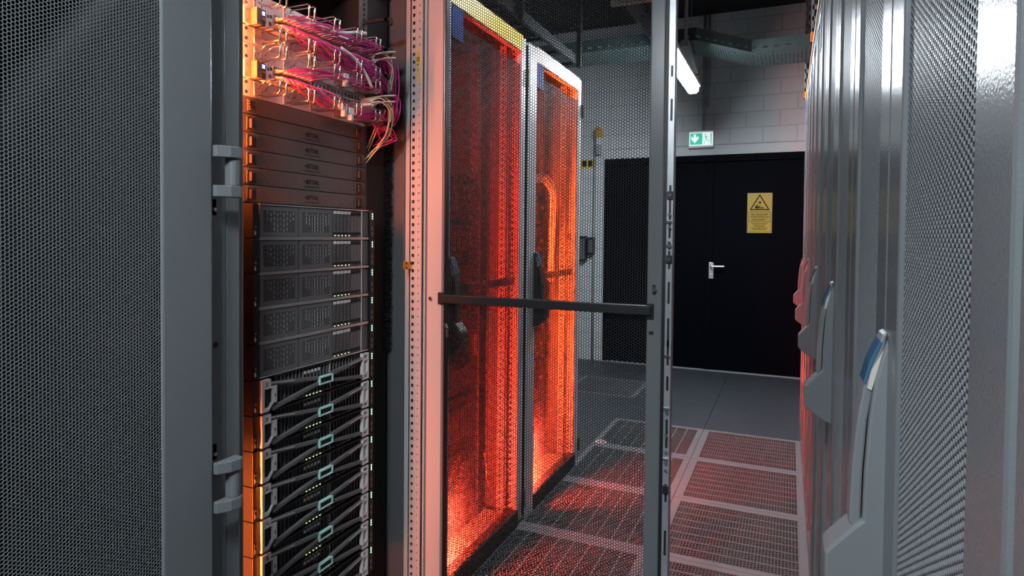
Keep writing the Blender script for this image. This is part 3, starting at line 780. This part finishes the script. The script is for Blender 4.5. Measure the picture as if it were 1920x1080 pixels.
# --- A : servers with crossed bezels
def bar(m, p, q, w, x0, x1):
    a = Vector(p); b = Vector(q); d = (b-a).normalized(); n = Vector((-d.y,d.x))*w/2
    m.prism([(a.x+n.x,a.y+n.y),(b.x+n.x,b.y+n.y),(b.x-n.x,b.y-n.y),(a.x-n.x,a.y-n.y)], x0, x1, 'x')
def bezel_server(loc, label):
    H = .0872; t = thing('rack_server', label, 'server', loc, 0, 'servers with crossed bezels')
    MB().box(-.68,-.016,.020,W-.020,.002,H-.002).build('chassis', 'black', t)
    ears(t, H)
    MB().box(-.014,.010,.022,W-.020,-.0005,.0012).build('bottom_trim', 'black', t)
    # drive cage: ribs between the bays
    m = MB(); n = 24; a0, a1 = .088, .418
    for k in range(n+1):
        y = a0+(a1-a0)*k/n; m.box(-.014,-.004,y-.0012,y+.0012,.004,H-.004)
    m.box(-.014,-.006,a0,a1,.003,.007).box(-.014,-.006,a0,a1,H-.006,H-.003).box(-.014,-.008,a0,a1,.0440,.0456)
    m.build('drive_cage', 'charcoal', t)
    MB().box(-.012,-.002,.2895,.2918,.003,H-.003).build('edge_trim', 'silver', t)
    pw = (a1-a0)/n
    for k in range(5):
        y = a0+pw*(7+k)+.0015
        d = MB().box(-.012,-.006,y,y+pw-.003,.010,H-.010).build('drive', 'plastic', t)
        MB().box(-.006,-.0045,y+.001,y+pw-.004,H-.021,H-.013).build('release_tab', 'alu', d)
        MB().cyl((-.0005,y+pw*.4,.0075), .0019, .0016, 'x', 8).build('drive_led', 'warm_led', d)
    st2 = MB()
    for k in range(13): st2.box(-.004,-.002,a0+.005+k*.025,a0+.022+k*.025,.0055,.0068)
    st2.build('vent_slots', 'alu', t)
    # pale side brackets of the bezel
    lb = MB()
    lb.box(0,.012,.022,.031,.003,H-.004).box(0,.012,.058,.072,.018,.064)
    lb.prism([(.031,.003),(.044,.003),(.058,.018),(.072,.018),(.072,.022),(.056,.024),(.046,.012),(.031,.011)], 0, .012, 'x')
    lb.box(0,.012,.031,.058,.060,.064).box(0,.012,.031,.036,.064,H-.004).box(0,.012,.036,.052,.076,H-.004).box(0,.012,.044,.052,.064,.076)
    lb.build('bezel_bracket', 'trim', t, bevel=.0008)
    MB().box(.002,.006,.033,.057,.013,.060).build('bracket_opening', 'dark', t)
    MB().box(.0121,.0126,.064,.0665,.036,.044).build('bracket_print', 'ink', t)
    rb = MB()
    rb.box(0,.012,.424,.430,.003,H-.004).box(0,.012,.446,.454,.003,H-.004).box(0,.012,.430,.446,.003,.010).box(0,.012,.430,.446,.017,.026).box(0,.012,.430,.446,.060,.068).box(0,.012,.430,.446,.077,H-.004)
    rb.box(0,.006,.430,.446,.003,H-.004)
    rb.build('bezel_bracket', 'trim', t, bevel=.0008)
    b = MB()
    bar(b, (.052,.071), (.230,.049), .0085, .001, .011); bar(b, (.060,.006), (.230,.035), .0085, .001, .011)
    bar(b, (.282,.050), (.428,.068), .0085, .001, .011); bar(b, (.282,.032), (.436,.013), .0085, .001, .011)
    b.build('cross_bar', 'charcoal', t)
    for a_, b_ in (((.050,.0735), (.135,.062)), ((.360,.0605), (.428,.0695))): 
        s = MB(); bar(s, a_, b_, .0028, .010, .0125); s.build('cross_bar_trim', 'silver', t)
    bg = MB()
    bg.box(.004,.015,.227,.285,.0290,.0335).box(.004,.015,.227,.285,.0475,.052).box(.004,.015,.227,.2325,.0335,.0475).box(.004,.015,.2795,.285,.0335,.0475)
    bg.build('badge', 'aqua', t, bevel=.0008)
    MB().box(.004,.012,.2325,.2795,.0335,.0475).build('badge_center', 'dark', t)
    return t
ZB = ZT-PITCH*5
bz = bezel_server((XSV, YO0, ZB-.0876), 'topmost of the servers with crossed bezels and aqua badges')
nth = ['','second','third','fourth','fifth','sixth','seventh','eighth']
for k in range(1, 8):
    dup(bz, (XSV, YO0, ZB-.0876*(k+1)), nth[k]+' server down in the stack with crossed bezels and aqua badges')

# --- A : blanking panels
XP = -1.2245; UP = .0434
lm = textmesh('logo_lettering', 'RITTAL', .0165, shear=.22, bold=.0003)
bake(lm, FACE_PX)
lm.materials.append(M['ink'])
def blank(loc, label, logo, ribs):
    t = thing('blanking_panel', label, 'panel', loc, 0, 'black blanking panels')
    MB().box(-.012,0,0,W,.0012,UP-.0006).build('panel_face', 'panel', t, bevel=.0012)
    for y in (.012, .436):
        l = MB()
        if ribs:
            for k in range(4): l.box(0,.010-.001*k,y+.004,y+.022,.009+k*.0065,.0135+k*.0065)
            l.box(0,.004,y+.002,y+.026,.007,.036)
        else:
            l.box(0,.003,y,y+.030,.006,UP-.006).box(.003,.011,y+.006,y+.012,.009,.032).box(.003,.009,y+.012,y+.024,.009,.032)
        l.build('latch', 'plastic', t, bevel=.001)
    if logo:
        g = link('logo_lettering', lm, None, t, (.0004,.246,.0235))
        MB().box(0,.0005,-.031,.031,-.0135,-.0118).box(0,.0005,-.034,-.024,-.0005,.0012).build('logo_line', 'ink', g)
    return t
blank((XP, YO0, ZT+.002+UP*5), 'topmost black blanking panel without lettering, under the cable managers', False, True)
b0 = blank((XP, YO0, ZT+.002), 'lowest lettered blanking panel, right above the mesh grille servers', True, False)
for k in range(1, 5):
    dup(b0, (XP, YO0, ZT+.002+UP*k), ['','second lettered blanking panel from the bottom','middle one of the five lettered blanking panels','second lettered blanking panel from the top','topmost lettered blanking panel'][k])

# --- A : cable managers and switches
ZM = ZT+.002+UP*6        # 1.6194
def wire_ring(m, y, up):
    """two bent wires standing out of the panel, joined at the panel by a plate"""
    for dy in (0, .021):
        if up:
            P = [(.0,.006),(.080,.006),(.084,.010),(.084,.036),(.080,.040),(.040,.040),(.030,.036),(.012,.020)]
        else:
            P = [(.0,.037),(.080,.037),(.084,.033),(.084,.007),(.080,.003),(.040,.003),(.030,.007),(.014,.016)]
        m.tube([(a, y+dy, b) for a, b in P], .0024, 8)
        m.tube([(.002,y+dy,.006),(.002,y+dy,.037)], .0024, 6)
    return m
ringy = [.038,.138,.238,.335,.425]
def manager(loc, label, up):
    t = thing('cable_manager', label, 'cable manager', loc, 0, 'cable managers with wire rings')
    MB().box(-.004,0,0,W,.0006,UP-.0006).build('panel_face', 'alu', t, bevel=.0008)
    for y in ringy:
        r = wire_ring(MB(), y, up).build('cable_ring', 'steel', t, smooth=True)
        MB().box(.0005,.0030,y-.004,y+.026,.004,.039).build('ring_plate', 'silver', r)
    for y in (.010, W-.010):
        for z in (.010,.034): MB().cyl((0,y,z), .0042, .003, 'x', 10).build('screw', 'steel', t)
    return t
manager((XP,YO0,ZM), 'lowest cable manager with wire rings, right above the black blanking panels', True)
manager((XP,YO0,ZM+2*UP), 'second cable manager from the bottom, right above the lower network switch', True)
manager((XP,YO0,ZM+3*UP), 'third cable manager from the bottom, right below the upper network switch', False)
manager((XP,YO0,ZM+5*UP), 'topmost cable manager with wire rings, above the upper network switch', False)
PY0, PN, PP = .078, 24, .0153
def switch(loc, label):
    t = thing('network_switch', label, 'network switch', loc, 0, 'network switches full of magenta cables')
    H = UP
    MB().box(-.40,-.006,.020,W-.020,.001,H-.001).build('chassis', 'silver', t)
    for a, b in ((0,.020),(W-.020,W)): MB().box(-.004,.0,a,b,.001,H-.001).build('ear', 'alu', t, bevel=.0008)
    for z in (.010,.034):
        for y in (.010, W-.010): MB().cyl((0,y,z), .0042, .003, 'x', 10).build('screw', 'steel', t)
    MB().box(-.006,.020,.020,.036,.001,H-.001).build('bracket', 'brk', t, bevel=.001)
    p = MB().box(-.006,.018,.036,.050,.002,H-.002).build('control_panel', 'plastic', t)
    MB().box(.018,.0195,.0395,.0465,.028,.037).build('status_led', 'blue_led', p)
    MB().box(.018,.019,.039,.048,.017,.022).build('usb_port', 'orange', p)
    q = MB().box(-.006,.019,.051,.072,.002,H-.002).build('port_module', 'alu', t)
    MB().box(.019,.0195,.054,.060,.026,.034).box(.019,.0195,.063,.070,.028,.036).box(.019,.0195,.060,.068,.008,.018).build('socket', 'plastic', q)
    f = MB()
    e = PY0+PN*PP
    f.box(-.006,.018,PY0-.003,e+.003,.001,.005).box(-.006,.018,PY0-.003,e+.003,H-.007,H-.001).box(-.006,.016,PY0,e,.0195,.0225)
    for k in range(PN+1):
        y = PY0+k*PP; wd = .0022 if k % 12 == 0 else .0009
        f.box(-.006,.016,y-wd,y+wd,.005,H-.007)
    f.build('port_frame', 'silver', t)
    MB().box(-.006,-.004,PY0,e,.005,H-.007).build('port_back', 'dark', t)
    lip = MB()
    for k in range(58): lip.box(.018,.0186,PY0+k*.0063,PY0+k*.0063+.0035,H-.0058,H-.0025)
    lip.build('vent_holes', 'dark', t)
    return t
XW = -1.218
S1Z, S2Z = ZM+UP, ZM+4*UP
switch((XW,YO0,S1Z), 'lower network switch, half its ports empty')
switch((XW,YO0,S2Z), 'upper network switch, every port plugged with magenta cables')

# --- patch cables
rr = random.Random(21)
def cable(P, r, m, label, group, plug=True, pm='boot', pdir=(1,0,0), n=5, lay=None):
    path = smooth_path(P, n)
    t = MB().tube(path, r, 6).build('patch_cable', m, smooth=True); tag(t, label, 'cable', group)
    if plug:
        p = Vector(P[0]); b = MB().box(-.022,.010,-.0052,.0052,-.0048,.0048)
        b.tube([(.010,0,0),(.024,0,0)], [.0042,.0028], 8)
        b.build('plug', pm, t, tuple(p+Vector((-.012,0,0))), bevel=.0008)
    return t
def run(sz, cols, row, target_z, label, group, drop=True):
    for k in cols:
        y = YO0+PY0+(k+.5)*PP; z = sz+(.013 if row == 0 else .030)
        x = XW+.030
        tz = target_z+rr.uniform(-.013,.013); xo = XP+.022+rr.uniform(0,.050)
        yj = YO0+.462+rr.uniform(0,.02)
        yb = y+rr.uniform(.05,.09)
        P = [(x,y,z),(x+.020+rr.uniform(0,.010),y+.004,z+(tz-z)*.08)]
        if yb < yj-.04:
            P += [(xo+.012,y+.040+rr.uniform(0,.02),z+(tz-z)*rr.uniform(.45,.7))]
            m_ = 2 if yj-yb > .18 else 1
            for q in range(m_):
                f = (q+.6)/(m_+.2); P.append((xo+rr.uniform(-.008,.008), yb+(yj-yb)*f, tz+rr.uniform(-.006,.006)))
        P.append((xo,yj,tz+rr.uniform(-.004,.004)))
        ye = 1.675+rr.uniform(0,.045); xe = XP+.02+rr.uniform(-.02,.05)
        P.append((xe,ye-.004,tz-.04)); zb = 1.640+rr.uniform(-.02,.02)
        if tz-.10 > zb+.02:
            P.append((xe+rr.uniform(-.006,.006),ye+rr.uniform(.0,.016),(tz-.04+zb)/2))
        zb = min(zb, tz-.055); P.append((xe-.015,ye-.004,zb)); P.append((min(xe-.09,-1.245),ye-.002,zb-.022))
        cable(P, .0019+rr.uniform(-.0002,.0003), 'magenta', label, group)
run(S2Z, range(0,24), 0, ZM+3.45*UP, 'magenta patch cable from the bottom ports of the upper network switch', 'magenta cables of the upper switch, bottom ports')
run(S2Z, range(0,24), 1, ZM+5.35*UP, 'magenta patch cable from the top ports of the upper network switch', 'magenta cables of the upper switch, top ports')
run(S1Z, range(0,9), 0, ZM+.42*UP, 'magenta patch cable from the bottom ports of the lower network switch', 'magenta cables of the lower switch, bottom ports')
run(S1Z, range(0,8), 1, ZM+2.5*UP, 'magenta patch cable from the top ports of the lower network switch', 'magenta cables of the lower switch, top ports')
# white bundle sleeves
slv = MB().tube(smooth_path([(-1.165,1.36,1.835),(-1.155,1.42,1.842),(-1.150,1.49,1.862),(-1.15,1.53,1.872)],5), .0048, 10).build('cable_sleeve', 'white', smooth=True); tag(slv, 'thick white cable sleeve bound over the magenta cables of the upper switch', 'cable sleeve')
slv = MB().tube(smooth_path([(-1.15,1.42,1.80),(-1.145,1.47,1.785),(-1.145,1.52,1.755),(-1.148,1.56,1.72)],5), .0042, 10).build('cable_sleeve', 'white', smooth=True); tag(slv, 'thin white cable sleeve sloping down between the two network switches', 'cable sleeve')
def tie(p, label):
    o = MB().box(-.010,.010,-.011,.011,-.009,.009).box(-.002,.012,-.006,.006,-.028,-.009).build('cable_tie', 'white', None, p, bevel=.002); tag(o, label, 'cable tie', 'white hook and loop ties')
tie((-1.168,1.455,1.729), 'white cable tie around the magenta cables above the lower network switch')
tie((-1.165,1.445,1.642), 'left white cable tie around the lowest magenta cables')
tie((-1.165,1.475,1.636), 'right white cable tie around the lowest magenta cables')
# transceivers with green pull tabs and cream fibres
for (z, lab) in ((S2Z+.030,'upper green tabbed transceiver in the upper network switch'),(S2Z+.012,'lower green tabbed transceiver in the upper network switch'),
                 (S1Z+.030,'upper green tabbed transceiver in the lower network switch'),(S1Z+.012,'lower green tabbed transceiver in the lower network switch')):
    t = thing('transceiver', lab, 'transceiver', (XW+.016, YO0+.453, z), 0, 'transceivers with pale green pull tabs')
    MB().box(-.02,.028,-.009,.009,-.006,.006).build('housing', 'silver', t)
    MB().prism([(.028,-.007),(.060,-.004),(.075,-.010),(.102,-.006),(.112,0),(.102,.006),(.075,.010),(.060,.004),(.028,.007)], .006, .0085, 'z').build('pull_tab', 'tab', t)
for k, (z, y) in enumerate(((S2Z+.030,.444),(S2Z+.012,.449),(S1Z+.030,.444),(S1Z+.012,.449),(S1Z+.012,.430),(S1Z+.022,.436))):
    x = XW+.046; Y = YO0+y
    P = [(x,Y,z),(x+.035,Y+.010,z+.008),(x+.050,Y+.035,z-.015),(x+.030,Y+.060,z-.055),(x,Y+.075,max(z-.12,1.58)),(x-.06,Y+.06,1.555-.01*k)]
    cable(P, .0018, 'cream', ['cream fibre from the upper transceiver of the upper switch','cream fibre from the lower transceiver of the upper switch','cream fibre from the upper transceiver of the lower switch','cream fibre from the lower transceiver of the lower switch','left cream fibre looping down beside the lower switch','right cream fibre looping down beside the lower switch'][k], 'cream fibre cables', plug=True, pm='white')
# black cable brackets
for k, z in enumerate((1.945,1.852,1.772,1.716,1.674,1.626)):
    t = thing('cable_bracket', ['topmost','second','third','fourth','fifth','lowest'][k]+' black cable bracket with a knob beside the cable managers'.replace('beside', 'from the top, beside' if 0 < k < 5 else 'beside'), 'bracket', (-1.25,1.628,z), 0, 'black cable brackets')
    MB().box(0,.105,.0,.008,-.005,.005).box(.095,.105,0,.030,-.005,.005).box(-.02,.0,.0,.05,-.012,.012).build('arm', 'plastic', t, bevel=.001)
    MB().cyl((.100,.026,-.008), .009, .016, 'z', 12).cyl((.100,.026,-.011), .006, .022, 'z', 12).build('knob', 'plastic', t)
sb = MB().box(-1.152,-1.149,1.645,1.662,1.722,1.764).build('cable_strap', 'charcoal'); tag(sb, 'upper black strap hanging between two cable brackets', 'strap', 'black straps')
sb = MB().box(-1.152,-1.149,1.645,1.662,1.636,1.670).build('cable_strap', 'charcoal'); tag(sb, 'lower black strap hanging between two cable brackets', 'strap', 'black straps')

# ------------------------------------------------------------------ right row of cabinets
S = -.0045; XR0 = .0925
mesh_leaf.materials.append(M['meshr'])
def right_cabinet(loc, label, full=True):
    """origin at the seam of the two leaves on the floor; built facing -x: local +y runs along the row"""
    t = thing('server_cabinet', label, 'cabinet', loc, 0, 'grey double door cabinets along the right')
    MB().box(.03,1.0,-.397,.397,0,.07).box(.012,.03,-.39,.39,0,.075).build('plinth', 'handle', t)
    MB().box(.03,1.0,-.397,-.390,.07,HT-.02).box(.03,1.0,.390,.397,.07,HT-.02).build('side_panel', 'paintr', t)
    MB().box(.03,1.0,-.397,.397,HT-.02,HT).build('roof', 'paintr', t)
    MB().box(.10,.11,-.390,.390,.07,HT-.02).build('inner_baffle', 'dark', t)
    for s in (0, 1):
        fr = MB(); a = -.3955 if s == 0 else .0015
        w = .394
        fr.box(0,.024,a,a+.074,.08,HT-.004).box(0,.024,a+w-.074,a+w,.08,HT-.004).box(0,.024,a+.074,a+w-.074,.08,.15).box(0,.024,a+.074,a+w-.074,HT-.07,HT-.004)
        d = fr.build('door', 'paintr', t, bevel=.004)
        link('mesh_panel', mesh_leaf, None, d, (.004, a+.066, .145), rot=(0,0,math.pi/2))
        for o in d.children: o.location.x = .0065
    MB().box(-.004,.03,-.396,.396,HT-.004,HT+.012).build('top_trim', 'yellow', t, bevel=.001)
    h = lock_handle(t, (.007,.0,.875), .046, 'handle', rotz=math.pi/2)
    MB().box(-.0015,0,.02,.10,1.93,2.075).build('door_sticker', 'blue', t)
    return t
names_r = ['right row cabinet cut off by the right edge of the picture, no handle in view', 'right row cabinet with the big handle nearest to the camera', 'right row cabinet with the second handle from the camera', 'right row cabinet with the third handle from the camera', 'right row cabinet with the fourth handle from the camera', 'last cabinet of the right row, nearest to the dark double door']
r0 = None
for k in range(-1, 5):
    y = .755+.8*k; x = XR0+S*(y-.75)
    if r0 is None: r0 = right_cabinet((x,y,0), names_r[0]); r0.rotation_euler = (0,0,-S); 
    else: dup(r0, (x,y,0), names_r[k+1], -S)
# far side of the left cabinets: steel ladder above them
ld = thing('cable_ladder', 'steel cable ladder running above the left cabinets', 'cable ladder', (0,0,0))
MB().box(-1.36,-1.34,1.0,4.2,2.44,2.50).build('side_rail', 'ladder', ld)
MB().box(-1.76,-1.74,1.0,4.2,2.44,2.50).build('side_rail', 'ladder', ld)
for k in range(11): MB().box(-1.74,-1.36,1.2+k*.29,1.23+k*.29,2.445,2.465).build('rung', 'ladder', ld)
for y in (1.9, 3.1, 4.1):
    MB().box(-1.34,-1.31,y-.015,y+.015,2.42,3.4).build('hanger', 'black', ld)

# ------------------------------------------------------------------ world, view
wd = bpy.data.worlds.new('world'); SC.world = wd; wd.use_nodes = True
wd.node_tree.nodes['Background'].inputs['Color'].default_value = (.02,.022,.025,1)
wd.node_tree.nodes['Background'].inputs['Strength'].default_value = .3
SC.view_settings.view_transform = 'Standard'; SC.view_settings.look = 'None'
SC.view_settings.exposure = 0.0; SC.view_settings.gamma = 1.0; SC.view_settings.use_curve_mapping = False
